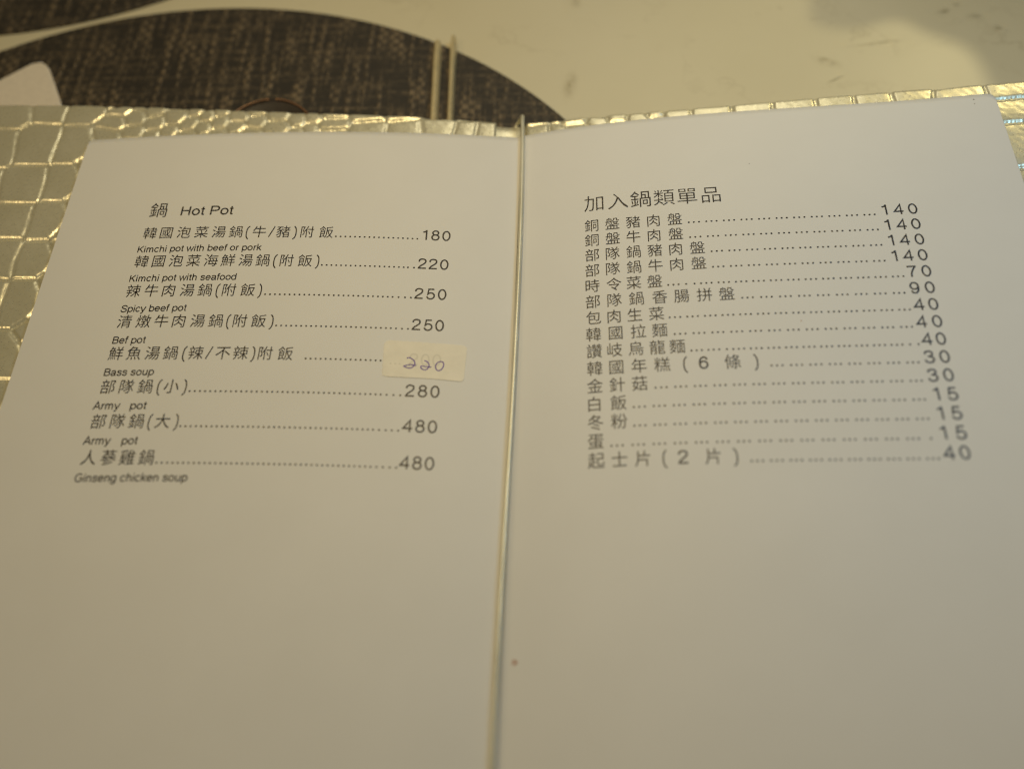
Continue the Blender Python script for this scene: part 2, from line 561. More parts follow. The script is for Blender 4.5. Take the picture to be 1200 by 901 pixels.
def cover(side):
    sd = []
    if side < 0:
        x0, x1 = -198.0, -8.8
        ycols = [36, 17, 0, -22, -35, -53, -68, -92, -104, -122, -139, -156, -173, -190, -208, -226]
        for x in (-197, -183.8, -170.2, -155.2):
            for y in ycols:
                if x < -177:
                    sd.append((x + rng.normal(0, .5), y - 2.5 + rng.normal(0, 1.0)))
                else:
                    sd.append((x + rng.normal(0, .5), y + rng.normal(0, .4)))
        k = 0
        x = -145.0
        while x < -62:
            off = 3.2 if k % 2 else 0
            step = 5.6 + 1.0 * math.sin(k)
            for y in np.arange(-228, 26, 6.4):
                sd.append((x + rng.normal(0, .7), y + off + rng.normal(0, .6)))
            x += step + 0.8
            k += 1
        for x in (-55, -41.5, -29.5, -21, -12.5):
            for y in np.arange(-226, 30, 15.0):
                sd.append((x + rng.normal(0, .5), y + 3 + rng.normal(0, .6)))
        xs = np.arange(x0, x1 + 0.01, 0.30)
    else:
        x0, x1 = 1.4, 198.0
        for x in (5.0, 13.5):
            for y in np.arange(-226, 30, 14.0):
                sd.append((x + rng.normal(0, .4), y + 2 + rng.normal(0, .5)))
        k = 0
        x = 20.0
        while x < 58:
            off = 3.4 if k % 2 else 0
            for y in np.arange(-228, 26, 6.8):
                sd.append((x + rng.normal(0, .8), y + off + rng.normal(0, .7)))
            x += 6.6
            k += 1
        for x in (65, 79, 91.5, 105.5, 117.5, 129.5, 145, 163.5, 179, 193):
            yb = [28, 16.5, 7.5, -3, -16, -38, -52, -70, -86, -102, -119, -136, -153, -170, -187, -204, -221]
            for j, y in enumerate(yb):
                if x < 140 and y in (16.5, 7.5):
                    if y == 16.5:
                        sd.append((x + rng.normal(0, .4), 9 + rng.normal(0, .5)))
                else:
                    sd.append((x + rng.normal(0, .6), y + rng.normal(0, .7)))
        xs = np.arange(x0, x1 + 0.01, 0.30)
    t = np.concatenate([np.arange(-228, -110, 0.9), np.arange(-110, 0, 0.45)])
    n_y = len(t)
    ys = t / -1.0
    # rows run from the bottom edge to a top edge that is a little out of square
    X, V = np.meshgrid(xs, np.linspace(0, 1, 470))
    if side < 0:
        xt = np.array([-198, -190, -151, -110, -67, -43, -20, -8.8]); yt = np.array([18.9, 18.6, 17.9, 15.9, 13.5, 12.1, 10.75, 9.5])
        top = np.interp(X, xt, yt)
        base = -1.5 - 0.02 * X
    else:
        xt = np.array([1.4, 10.8, 26, 55, 101, 127, 164, 198]); yt = np.array([8.3, 8.4, 9.2, 9.3, 10.0, 10.2, 10.5, 10.7])
        top = np.interp(X, xt, yt)
        base = -1.5 + 0.075 * X
    Y = -228 + (top + 228) * V
    Xw = X + wobble(X, Y, 0.9, 9.0, 3 if side < 0 else 4)
    Yw = Y + wobble(X, Y, 0.7, 9.0, 5 if side < 0 else 6)
    h = scale_relief(Xw, Yw, sd, 1.35 if side < 0 else 1.2, 0.85 if side < 0 else 0.6, 0.36 if side < 0 else 0.50)
    # crinkles that run out of the grooves
    pleat = np.sin(X * 5.0 + wobble(X, Y, 1.6, 2.5, 30)) * (0.6 + 0.4 * np.sin(X * 1.7 + Y * 0.6)) + 0.6 * np.sin(X * 8.3 + wobble(X, Y, 2.0, 1.8, 31))
    h = h + 0.045 * pleat * np.clip(0.10 - h * 2.2, 0, 1) + wobble(X, Y, 0.03, 0.5, 18) * np.clip(-h * 3, 0, 1) + wobble(X, Y, 0.018, 0.8, 8) + wobble(X, Y, 0.03, 3.0, 9)
    # rounded turned-in edges
    e = np.minimum(np.minimum(top - Y, Y + 228), np.minimum(X - x0, x1 - X))
    er = 1.3
    h = h - er * (1 - np.sqrt(np.clip(1 - (1 - np.clip(e / er, 0, 1)) ** 2, 0, 1))) * 0.9
    zt = base + h
    ny, nx = X.shape
    low = base - 2.5
    v = np.concatenate([np.stack([X, Y, zt], -1).reshape(-1, 3), np.stack([X, Y, low], -1).reshape(-1, 3)])
    n = nx * ny
    i = np.arange(n).reshape(ny, nx)
    q = np.stack([i[:-1, :-1], i[:-1, 1:], i[1:, 1:], i[1:, :-1]], -1).reshape(-1, 4)
    f = [q]
    for ed, rev in ((i[0, :], False), (i[-1, :], True), (i[:, 0], True), (i[:, -1], False)):
        sdq = np.stack([ed[:-1], ed[1:], ed[1:] + n, ed[:-1] + n], -1)
        f.append(sdq[:, ::-1] if not rev else sdq)
    f = np.concatenate(f)
    # keep the underside simple: one polygon
    under = np.concatenate([i[0, :], i[1:, -1], i[-1, -2::-1], i[-2:0:-1, 0]]) + n
    used = np.unique(np.concatenate([f.ravel(), under]))
    remap = -np.ones(2 * n, int)
    remap[used] = np.arange(len(used))
    faces = remap[f].tolist() + [remap[under][::-1].tolist()]
    o = mesh_obj("cover", v[used], faces, M_GOLD, menu, True)
    return o

cover(-1)['label'] = "dark olive gold half of the cover with bright grooves"
cover(1)['label'] = "bright gold half of the cover with brown grooves"

def spine():
    xs = np.linspace(-10.5, 3.2, 40)
    ys = np.linspace(-226, 8.6, 240)
    X, Y = np.meshgrid(xs, ys)
    z = -3.3 + 0.55 * ((X + 3) / 6) ** 2 + wobble(X, Y, 0.10, 4.0, 21)
    top_edge = np.clip((Y - 5.5) / 3.1, 0, 1)
    z = z - 0.8 * top_edge ** 2
    v, f = grid_sheet(xs, ys, z, 1.4)
    mesh_obj("spine", v, f, M_GOLD, menu, True)
spine()

# pages ---------------------------------------------------------------------------------------
DATA = {"pL":[0.0066,-12.3566,-8.5924,-1.7852,-0.3699,-48.0401,11.569,-0.0084,-0.8072,0.0056,-120.36,-21.1268,-150.685,0.0],"pR":[0.0097,22.4347,-17.7102,6.5444,-0.2254,-45.5668,5.9217,-0.018,0.0091,0.0015,22.359,121.9515,153.5244,0.0],"lines":{"L":[["heading",-38.94,[["C","鍋",-120.99],["L","Hot Pot",-110.42,-93.25]]],
["dish_line",-48.04,[["C","韓",-121.08],["C","國",-115.55],["C","泡",-109.91],["C","菜",-104.08],["C","湯",-98.35],["C","鍋",-92.78],["N","(",-86.71],["C","牛",-85.15],["N","/",-78.94],["C","豬",-77.43],["N",")",-71.45],["C","附",-69.67],["C","飯",-63.65],["D",-58.12],["D",-56.59],["D",-55.06],["D",-53.53],["D",-52.0],["D",-50.47],["D",-48.95],["D",-47.42],["D",-45.89],["D",-44.37],["D",-42.84],["D",-41.32],["D",-39.8],["D",-38.27],["D",-36.75],["D",-35.23],["D",-33.71],["D",-32.19],["N","1",-29.95],["N","8",-26.5],["N","0",-23.05]]],
["translation_line",-54.02,[["L","Kimchi pot with beef or pork",-121.49,-81.45]]],
["dish_line",-59.61,[["C","韓",-121.26],["C","國",-115.62],["C","泡",-110.08],["C","菜",-104.43],["C","海",-98.8],["C","鮮",-93.33],["C","湯",-87.68],["C","鍋",-82.26],["N","(",-76.08],["C","附",-74.63],["C","飯",-68.91],["N",")",-62.73],["D",-61.19],["D",-59.68],["D",-58.17],["D",-56.66],["D",-55.15],["D",-53.64],["D",-52.13],["D",-50.63],["D",-49.12],["D",-47.62],["D",-46.11],["D",-44.61],["D",-43.11],["D",-41.6],["D",-40.1],["D",-38.6],["D",-37.1],["D",-35.6],["D",-34.27],["D",-32.41],["N","2",-29.82],["N","2",-26.44],["N","0",-23.05]]],
["translation_line",-65.64,[["L","Kimchi pot with seafood",-121.46,-87.4]]],
["dish_line",-71.18,[["C","辣",-121.33],["C","牛",-115.52],["C","肉",-109.88],["C","湯",-104.14],["C","鍋",-98.55],["N","(",-92.28],["C","附",-90.92],["C","飯",-85.18],["N",")",-79.08],["D",-77.29],["D",-75.77],["D",-74.24],["D",-72.73],["D",-71.21],["D",-69.69],["D",-68.18],["D",-66.66],["D",-65.15],["D",-63.64],["D",-62.12],["D",-60.61],["D",-59.11],["D",-57.6],["D",-56.09],["D",-54.58],["D",-53.08],["D",-51.57],["D",-50.07],["D",-48.57],["D",-47.06],["D",-45.56],["D",-44.06],["D",-42.56],["D",-41.06],["D",-39.56],["D",-38.06],["D",-36.24],["D",-34.28],["D",-32.46],["N","2",-30.05],["N","5",-26.54],["N","0",-23.03]]],
["translation_line",-77.27,[["L","Spicy beef pot",-121.46,-101.03]]],
["dish_line",-82.75,[["C","清",-121.43],["C","燉",-115.53],["C","牛",-109.86],["C","肉",-104.29],["C","湯",-98.62],["C","鍋",-93.03],["N","(",-86.91],["C","附",-85.57],["C","飯",-79.97],["N",")",-73.75],["D",-72.13],["D",-70.61],["D",-69.1],["D",-67.59],["D",-66.08],["D",-64.58],["D",-63.07],["D",-61.56],["D",-60.06],["D",-58.55],["D",-57.05],["D",-55.55],["D",-54.05],["D",-52.55],["D",-51.05],["D",-49.55],["D",-48.05],["D",-46.55],["D",-45.06],["D",-43.56],["D",-42.07],["D",-40.57],["D",-39.08],["D",-37.58],["D",-36.05],["D",-34.26],["D",-32.48],["N","2",-29.99],["N","5",-26.55],["N","0",-23.11]]],
["translation_line",-88.85,[["L","Bef pot",-121.36,-111.29]]],
["dish_line",-94.32,[["C","鮮",-121.41],["C","魚",-115.82],["C","湯",-110.14],["C","鍋",-104.61],["N","(",-98.14],["C","辣",-96.98],["N","/",-90.74],["C","不",-88.81],["C","辣",-83.51],["N",")",-77.48],["C","附",-76.05],["C","飯",-70.15],["D",-61.69],["D",-60.21],["D",-58.73],["D",-57.25],["D",-55.78],["D",-54.3],["D",-52.83],["D",-51.35],["D",-49.88],["D",-48.41],["D",-46.93],["D",-45.46],["D",-43.99],["D",-42.52],["D",-41.05],["D",-39.59]]],
["translation_line",-100.21,[["L","Bass soup",-121.2,-106.18]]],
["dish_line",-105.89,[["C","部",-121.02],["C","隊",-115.35],["C","鍋",-109.78],["N","(",-103.35],["C","小",-102.02],["N",")",-95.75],["D",-94.05],["D",-92.52],["D",-91.0],["D",-89.48],["D",-87.96],["D",-86.44],["D",-84.92],["D",-83.41],["D",-81.89],["D",-80.38],["D",-78.87],["D",-77.36],["D",-75.85],["D",-74.34],["D",-72.84],["D",-71.34],["D",-69.83],["D",-68.33],["D",-66.83],["D",-65.33],["D",-63.83],["D",-62.34],["D",-60.84],["D",-59.35],["D",-57.85],["D",-56.36],["D",-54.87],["D",-53.38],["D",-51.89],["D",-50.4],["D",-48.91],["D",-47.42],["D",-45.93],["D",-44.45],["D",-42.96],["D",-41.48],["D",-39.99],["D",-38.52],["D",-36.81],["D",-34.85],["D",-32.89],["N","2",-30.14],["N","8",-26.59],["N","0",-23.04]]],
["translation_line",-111.58,[["L","Army",-121.45,-113.88],["L","pot",-110.51,-105.96]]],
["dish_line",-117.45,[["C","部",-120.97],["C","隊",-115.29],["C","鍋",-109.77],["N","(",-103.56],["C","大",-102.16],["N",")",-95.9],["D",-94.48],["D",-92.98],["D",-91.47],["D",-89.97],["D",-88.46],["D",-86.96],["D",-85.46],["D",-83.97],["D",-82.47],["D",-80.98],["D",-79.48],["D",-77.99],["D",-76.5],["D",-75.01],["D",-73.53],["D",-72.04],["D",-70.56],["D",-69.07],["D",-67.59],["D",-66.11],["D",-64.63],["D",-63.15],["D",-61.67],["D",-60.2],["D",-58.72],["D",-57.25],["D",-55.77],["D",-54.3],["D",-52.83],["D",-51.36],["D",-49.89],["D",-48.42],["D",-46.95],["D",-45.48],["D",-44.02],["D",-42.55],["D",-41.08],["D",-39.62],["D",-37.94],["D",-36.02],["D",-34.34],["D",-32.55],["N","4",-29.97],["N","8",-26.5],["N","0",-23.03]]],
["translation_line",-122.97,[["L","Army",-121.44,-113.87],["L","pot",-110.34,-106.01]]],
["dish_line",-129.02,[["C","人",-120.92],["C","蔘",-115.24],["C","雞",-109.83],["C","鍋",-104.33],["D",-98.92],["D",-97.4],["D",-95.88],["D",-94.36],["D",-92.84],["D",-91.33],["D",-89.82],["D",-88.31],["D",-86.8],["D",-85.29],["D",-83.78],["D",-82.28],["D",-80.78],["D",-79.28],["D",-77.78],["D",-76.28],["D",-74.78],["D",-73.29],["D",-71.8],["D",-70.3],["D",-68.81],["D",-67.32],["D",-65.83],["D",-64.35],["D",-62.86],["D",-61.38],["D",-59.89],["D",-58.41],["D",-56.93],["D",-55.45],["D",-53.97],["D",-52.49],["D",-51.01],["D",-49.53],["D",-48.06],["D",-46.58],["D",-45.1],["D",-43.63],["D",-42.16],["D",-40.68],["D",-39.21],["D",-37.57],["D",-35.81],["D",-33.93],["D",-32.18],["N","4",-29.89],["N","8",-26.5],["N","0",-23.1]]],
["translation_line",-134.61,[["L","Ginseng chicken soup",-121.07,-89.34]]]],"R":[["heading",-37.15,[["C","加",20.89],["C","入",28.4],["C","鍋",35.54],["C","類",42.82],["C","單",50.11],["C","品",57.61]]],
["dish_line",-45.57,[["C","銅",20.95],["C","盤",27.36],["C","豬",33.85],["C","肉",40.3],["C","盤",46.66],["D",53.1],["D",54.65],["D",56.21],["D",58.44],["D",59.99],["D",61.54],["D",63.76],["D",65.3],["D",66.85],["D",69.06],["D",70.6],["D",72.14],["D",74.34],["D",75.88],["D",77.41],["D",79.61],["D",81.14],["D",82.67],["D",84.85],["D",86.38],["D",87.9],["D",90.08],["D",91.6],["D",93.12],["D",95.29],["D",96.81],["D",98.32],["D",100.48],["D",101.99],["D",103.5],["D",105.65],["D",107.15],["D",108.65],["N","1",111.68],["N","4",115.92],["N","0",120.02]]],
["dish_line",-51.49,[["C","銅",20.92],["C","盤",27.33],["C","牛",33.76],["C","肉",40.2],["C","盤",46.61],["D",53.1],["D",54.66],["D",56.21],["D",58.44],["D",59.99],["D",61.53],["D",63.76],["D",65.3],["D",66.84],["D",69.06],["D",70.6],["D",72.13],["D",74.34],["D",75.87],["D",77.4],["D",79.61],["D",81.13],["D",82.65],["D",84.85],["D",86.37],["D",87.89],["D",90.08],["D",91.59],["D",93.1],["D",95.29],["D",96.79],["D",98.3],["D",100.47],["D",101.98],["D",103.48],["D",105.64],["D",107.14],["D",108.63],["N","1",111.52],["N","4",115.8],["N","0",119.86]]],
["dish_line",-57.41,[["C","部",20.95],["C","隊",27.17],["C","鍋",33.53],["C","豬",39.97],["C","肉",46.38],["C","盤",52.69],["D",59.09],["D",60.63],["D",62.16],["D",64.34],["D",65.87],["D",67.4],["D",69.57],["D",71.09],["D",72.62],["D",74.78],["D",76.3],["D",77.82],["D",79.97],["D",81.49],["D",83.01],["D",85.15],["D",86.66],["D",88.17],["D",90.31],["D",91.81],["D",93.32],["D",95.45],["D",96.95],["D",98.45],["D",100.57],["D",102.06],["D",103.56],["D",105.67],["D",107.16],["D",108.64],["N","1",111.6],["N","4",115.69],["N","0",119.79]]],
["dish_line",-63.33,[["C","部",20.85],["C","隊",27.07],["C","鍋",33.43],["C","牛",39.87],["C","肉",46.32],["C","盤",52.68],["D",59.01],["D",60.55],["D",62.08],["D",64.27],["D",65.79],["D",67.32],["D",69.5],["D",71.02],["D",72.54],["D",74.72],["D",76.23],["D",77.75],["D",79.91],["D",81.42],["D",82.93],["D",85.09],["D",86.6],["D",88.1],["D",90.25],["D",91.75],["D",93.25],["D",95.39],["D",96.89],["D",98.38],["D",100.51],["D",102.0],["D",103.49],["D",105.62],["D",107.1],["D",108.58],["N","1",111.54],["N","4",115.61],["N","0",119.61]]],
["dish_line",-69.25,[["C","時",20.76],["C","令",27.15],["C","菜",33.09],["C","盤",39.28],["D",55.05],["D",56.58],["D",58.11],["D",60.13],["D",61.65],["D",63.17],["D",65.18],["D",66.7],["D",68.22],["D",70.22],["D",71.74],["D",73.25],["D",75.24],["D",76.75],["D",78.26],["D",80.25],["D",81.75],["D",83.25],["D",85.24],["D",86.73],["D",88.23],["D",90.21],["D",91.7],["D",93.19],["D",95.16],["D",96.65],["D",98.13],["D",100.09],["D",101.58],["D",103.06],["D",105.01],["D",106.48],["D",107.96],["D",109.9],["D",111.37],["D",112.84],["D",45.44],["D",46.96],["D",48.48],["D",50.69],["D",53.14],["N","7",115.46],["N","0",119.53]]],
["dish_line",-75.18,[["C","部",20.78],["C","隊",27.17],["C","鍋",33.63],["C","香",40.45],["C","腸",46.82],["C","拼",53.45],["C","盤",59.88],["D",66.44],["D",67.95],["D",69.46],["D",71.85],["D",73.36],["D",74.86],["D",77.24],["D",78.74],["D",80.24],["D",82.61],["D",84.11],["D",85.6],["D",87.96],["D",89.45],["D",90.94],["D",93.3],["D",94.78],["D",96.26],["D",98.61],["D",100.08],["D",101.56],["D",103.89],["D",105.36],["D",106.83],["D",109.16],["D",110.62],["D",112.08],["N","9",115.18],["N","0",119.37]]],
["dish_line",-81.1,[["C","包",20.8],["C","肉",27.01],["C","生",32.93],["C","菜",39.17],["D",45.14],["D",46.67],["D",48.2],["D",50.21],["D",51.73],["D",53.25],["D",55.26],["D",56.78],["D",58.29],["D",60.29],["D",61.8],["D",63.31],["D",65.3],["D",66.81],["D",68.31],["D",70.29],["D",71.79],["D",73.29],["D",75.27],["D",76.77],["D",78.26],["D",80.23],["D",81.72],["D",83.21],["D",85.17],["D",86.66],["D",88.14],["D",90.1],["D",91.58],["D",93.05],["D",95.0],["D",96.48],["D",97.95],["D",99.89],["D",101.36],["D",102.83],["D",104.76],["D",106.22],["D",107.68],["D",109.61],["D",111.06],["D",112.52],["N","4",115.34],["N","0",119.19]]],
["dish_line",-87.02,[["C","韓",20.7],["C","國",27.25],["C","拉",33.68],["C","麵",39.79],["D",46.26],["D",47.78],["D",49.3],["D",51.61],["D",53.12],["D",54.64],["D",56.94],["D",58.45],["D",59.95],["D",62.25],["D",63.75],["D",65.25],["D",67.53],["D",69.03],["D",70.52],["D",72.8],["D",74.29],["D",75.78],["D",78.05],["D",79.53],["D",81.01],["D",83.27],["D",84.75],["D",86.23],["D",88.48],["D",89.96],["D",91.43],["D",93.67],["D",95.14],["D",96.61],["D",98.84],["D",100.3],["D",101.76],["D",103.99],["D",105.44],["D",106.9],["D",109.11],["D",110.56],["D",112.01],["N","4",114.94],["N","0",119.09]]],
["dish_line",-92.94,[["C","讚",20.78],["C","岐",26.68],["C","烏",32.77],["C","龍",38.81],["C","麵",44.43],["D",62.23],["D",63.73],["D",65.22],["D",67.11],["D",68.6],["D",70.08],["D",71.97],["D",73.45],["D",74.93],["D",76.81],["D",78.29],["D",79.76],["D",81.63],["D",83.11],["D",84.58],["D",86.44],["D",87.91],["D",89.38],["D",91.23],["D",92.7],["D",94.16],["D",96.01],["D",97.47],["D",98.92],["D",100.77],["D",102.22],["D",103.67],["D",105.5],["D",106.95],["D",108.39],["D",50.58],["D",52.03],["D",53.48],["D",55.31],["D",56.75],["D",58.31],["D",60.46],["D",110.46],["D",112.7],["N","4",115.27],["N","0",118.94]]],
["dish_line",-98.86,[["C","韓",20.79],["C","國",27.08],["C","年",33.38],["C","糕",39.8],["C","條",59.39],["N","(",48.59],["N","6",53.63],["N",")",68.04],["D",72.19],["D",73.67],["D",75.14],["D",77.47],["D",78.94],["D",80.41],["D",82.73],["D",84.19],["D",85.66],["D",87.97],["D",89.43],["D",90.88],["D",93.19],["D",94.64],["D",96.09],["D",98.38],["D",99.83],["D",101.27],["D",103.56],["D",105.0],["D",106.44],["D",108.71],["D",110.14],["D",111.57],["N","3",114.73],["N","0",118.78]]],
["dish_line",-104.78,[["C","金",20.69],["C","針",27.02],["C","菇",33.31],["D",39.88],["D",41.39],["D",42.89],["D",45.29],["D",46.79],["D",48.29],["D",50.68],["D",52.17],["D",53.66],["D",56.04],["D",57.52],["D",59.01],["D",61.38],["D",62.86],["D",64.33],["D",66.69],["D",68.17],["D",69.64],["D",71.99],["D",73.46],["D",74.92],["D",77.26],["D",78.73],["D",80.19],["D",82.52],["D",83.98],["D",85.43],["D",87.76],["D",89.21],["D",90.65],["D",92.97],["D",94.41],["D",95.86],["D",98.16],["D",99.6],["D",101.04],["D",103.33],["D",104.77],["D",106.2],["D",108.48],["D",109.91],["D",111.33],["N","3",114.5],["N","0",118.61]]],
["dish_line",-110.71,[["C","白",20.76],["C","飯",27.13],["D",33.56],["D",35.07],["D",36.58],["D",39.05],["D",40.55],["D",42.05],["D",44.51],["D",46.0],["D",47.49],["D",49.94],["D",51.42],["D",52.9],["D",55.34],["D",56.82],["D",58.3],["D",60.72],["D",62.19],["D",63.66],["D",66.08],["D",67.55],["D",69.01],["D",71.42],["D",72.88],["D",74.34],["D",76.73],["D",78.19],["D",79.64],["D",82.03],["D",83.48],["D",84.92],["D",87.3],["D",88.75],["D",90.19],["D",92.56],["D",93.99],["D",95.43],["D",97.79],["D",99.22],["D",100.65],["D",103.0],["D",104.42],["D",105.84],["D",108.18],["D",109.6],["D",111.01],["N","1",114.26],["N","5",118.47]]],
["dish_line",-116.63,[["C","冬",20.66],["C","粉",27.12],["D",33.48],["D",34.98],["D",36.48],["D",38.96],["D",40.45],["D",41.94],["D",44.41],["D",45.89],["D",47.37],["D",49.83],["D",51.31],["D",52.78],["D",55.23],["D",56.7],["D",58.16],["D",60.6],["D",62.06],["D",63.52],["D",65.95],["D",67.4],["D",68.86],["D",71.27],["D",72.72],["D",74.17],["D",76.58],["D",78.03],["D",79.47],["D",81.86],["D",83.3],["D",84.74],["D",87.13],["D",88.56],["D",90.0],["D",92.37],["D",93.8],["D",95.23],["D",97.59],["D",99.02],["D",100.44],["D",102.79],["D",104.21],["D",105.62],["D",107.97],["D",109.38],["D",110.78],["N","1",114.13],["N","5",118.29]]],
["dish_line",-122.55,[["C","蛋",20.55],["D",27.05],["D",28.56],["D",30.06],["D",32.77],["D",34.26],["D",35.75],["D",38.44],["D",39.93],["D",41.41],["D",44.08],["D",45.56],["D",47.03],["D",49.7],["D",51.16],["D",52.63],["D",55.28],["D",56.74],["D",58.2],["D",60.84],["D",62.29],["D",63.75],["D",66.37],["D",67.82],["D",69.27],["D",71.88],["D",73.32],["D",74.76],["D",77.37],["D",78.8],["D",80.24],["D",82.83],["D",84.26],["D",85.69],["D",88.28],["D",89.7],["D",91.12],["D",93.69],["D",95.11],["D",96.53],["D",99.09],["D",100.5],["D",101.91],["D",104.46],["D",105.86],["D",107.27],["D",110.39],["N","1",113.72],["N","5",118.2]]],
["dish_line",-128.47,[["C","起",20.56],["C","士",26.88],["C","片",33.15],["C","片",51.7],["N","(",41.16],["N","2",46.05],["N",")",59.68],["D",63.75],["D",65.19],["D",66.63],["D",68.78],["D",70.22],["D",71.65],["D",73.8],["D",75.23],["D",76.66],["D",78.8],["D",80.22],["D",81.65],["D",83.77],["D",85.2],["D",86.61],["D",88.73],["D",90.15],["D",91.56],["D",93.67],["D",95.08],["D",96.49],["D",98.59],["D",100.0],["D",101.4],["D",103.49],["D",104.89],["D",106.29],["D",108.37],["D",109.76],["D",111.15],["N","4",114.13],["N","0",117.97]]]]},"stick":[[-38.69,-97.79],[-38.98,-88.71],[-38.64,-87.18],[-37.6,-86.59],[-31.14,-86.74],[-24.03,-87.03],[-16.18,-87.41],[-15.1,-87.81],[-14.5,-88.81],[-14.67,-92.73],[-14.89,-98.65],[-15.29,-99.6],[-16.31,-99.95],[-23.25,-99.51],[-30.68,-99.34],[-37.0,-99.17],[-38.1,-98.8]],"hand":[[[-31.99,-92.66],[-31.2,-92.48],[-30.15,-93.13],[-29.53,-94.11],[-29.63,-95.09],[-30.44,-95.93],[-31.56,-95.97],[-32.66,-95.54],[-31.75,-95.09],[-30.52,-94.92],[-29.63,-95.12],[-29.01,-95.1]],[[-26.77,-93.28],[-25.99,-93.66],[-25.36,-94.52],[-25.43,-95.65],[-26.18,-96.45],[-27.18,-96.32],[-27.68,-95.6],[-27.38,-95.21],[-26.25,-95.39],[-24.62,-95.47]],[[-22.0,-93.47],[-22.86,-93.81],[-23.41,-94.96],[-23.16,-96.14],[-22.44,-96.63],[-21.49,-95.91],[-21.07,-94.55],[-21.37,-93.62],[-22.01,-93.41],[-22.42,-93.58]]],"cov":[[-29.94,-94.37],[-26.57,-94.37],[-23.2,-94.36]],"specks":[[1.5,-180.87,0.6,"b"],[73.72,-23.52,0.15,"g"],[82.11,-85.15,0.18,"b"],[146.87,-1.9,0.25,"g"],[146.72,-3.84,0.2,"g"]]}
CL, CR = DATA['pL'], DATA['pR']

def page_z(c, x):
    t = np.asarray(x, float) / 100.0
    return c[0] + c[1] * t + c[2] * t ** 2 + c[3] * t ** 3 + c[4] * t ** 4

def page(side):
    c = CL if side < 0 else CR
    vt, st, ue = c[8], c[9], abs(c[12])
    x_in = 0.35 if side > 0 else -0.35
    rad = 2.8 if side > 0 else 1.2
    us = np.concatenate([np.linspace(abs(x_in), 12, 20, endpoint=False), np.linspace(12, ue - rad, 70, endpoint=False), ue - rad + rad * np.sin(np.linspace(0, math.pi / 2, 9))])
    xs = us * side
    if side < 0:
        xs = xs[::-1]
    y_bot = -212.0
    V = np.linspace(0, 1, 90)
    X = np.repeat(xs[None, :], len(V), 0)
    # the fold is not quite square to the sheet: inner edges follow the cord
    yy = y_bot * (1 - V)[:, None]
    fold = 0.45 + 0.0168 * yy
    X = X + fold * np.clip(1 - np.abs(X) / 30.0, 0, 1) ** 1.0
    e = np.clip((np.abs(X) - (ue - rad)) / rad, 0, 1)
    top = vt + st * X - rad * (1 - np.sqrt(np.clip(1 - e * e, 0, 1)))
    bot = y_bot + st * X + rad * (1 - np.sqrt(np.clip(1 - e * e, 0, 1)))
    Y = bot + (top - bot) * V[:, None]
    Xs = X - st * (Y - vt)
    Z = page_z(c, Xs)
    th = 0.35
    n = X.size
    nx = len(xs)
    v = np.concatenate([np.stack([Xs, Y, Z], -1).reshape(-1, 3), np.stack([Xs, Y, Z - th], -1).reshape(-1, 3)])
    i = np.arange(n).reshape(len(V), nx)
    q = np.stack([i[:-1, :-1], i[:-1, 1:], i[1:, 1:], i[1:, :-1]], -1).reshape(-1, 4)
    f = [q, q[:, ::-1] + n]
    for ed, rev in ((i[0, :], False), (i[-1, :], True), (i[:, 0], True), (i[:, -1], False)):
        s = np.stack([ed[:-1], ed[1:], ed[1:] + n, ed[:-1] + n], -1)
        f.append(s[:, ::-1] if not rev else s)
    return mesh_obj("page", v, np.concatenate(f), M_PAPER, menu, True)

page_left = page(-1)
page_left['label'] = "page of hot pot dishes with English lines and a price sticker"
page_right = page(1)
page_right['label'] = "page of extra ingredients with a long list of prices"

# lettering -----------------------------------------------------------------------------------
def cjk_glyph(ch, cache={}):
    if ch in cache:
        return cache[ch]
    cu = bpy.data.curves.new("glyph", 'FONT')
    cu.body = ch
    cu.resolution_u = 3
    cu.offset = 0.0 if ch in '讚龍' else (-0.006 if ch in '加入類單品' else -0.001)
    ob = bpy.data.objects.new("glyph", cu)
    C.objects.link(ob)
    bpy.context.view_layer.update()
    me = ob.to_mesh()
    v = np.array([p.co[:] for p in me.vertices])
    f = [list(p.vertices) for p in me.polygons]
    ob.to_mesh_clear()
    bpy.data.objects.remove(ob)
    bpy.data.curves.remove(cu)
    cache[ch] = (v[:, :2], f)
    return cache[ch]

def arc(cx, cy, rx, ry, a0, a1, n=18):
    a = np.radians(np.linspace(a0, a1, n))
    return [(cx + rx * math.cos(t), cy + ry * math.sin(t)) for t in a]

def spl(*p):
    return [tuple(q) for q in catmull(p, 7)]

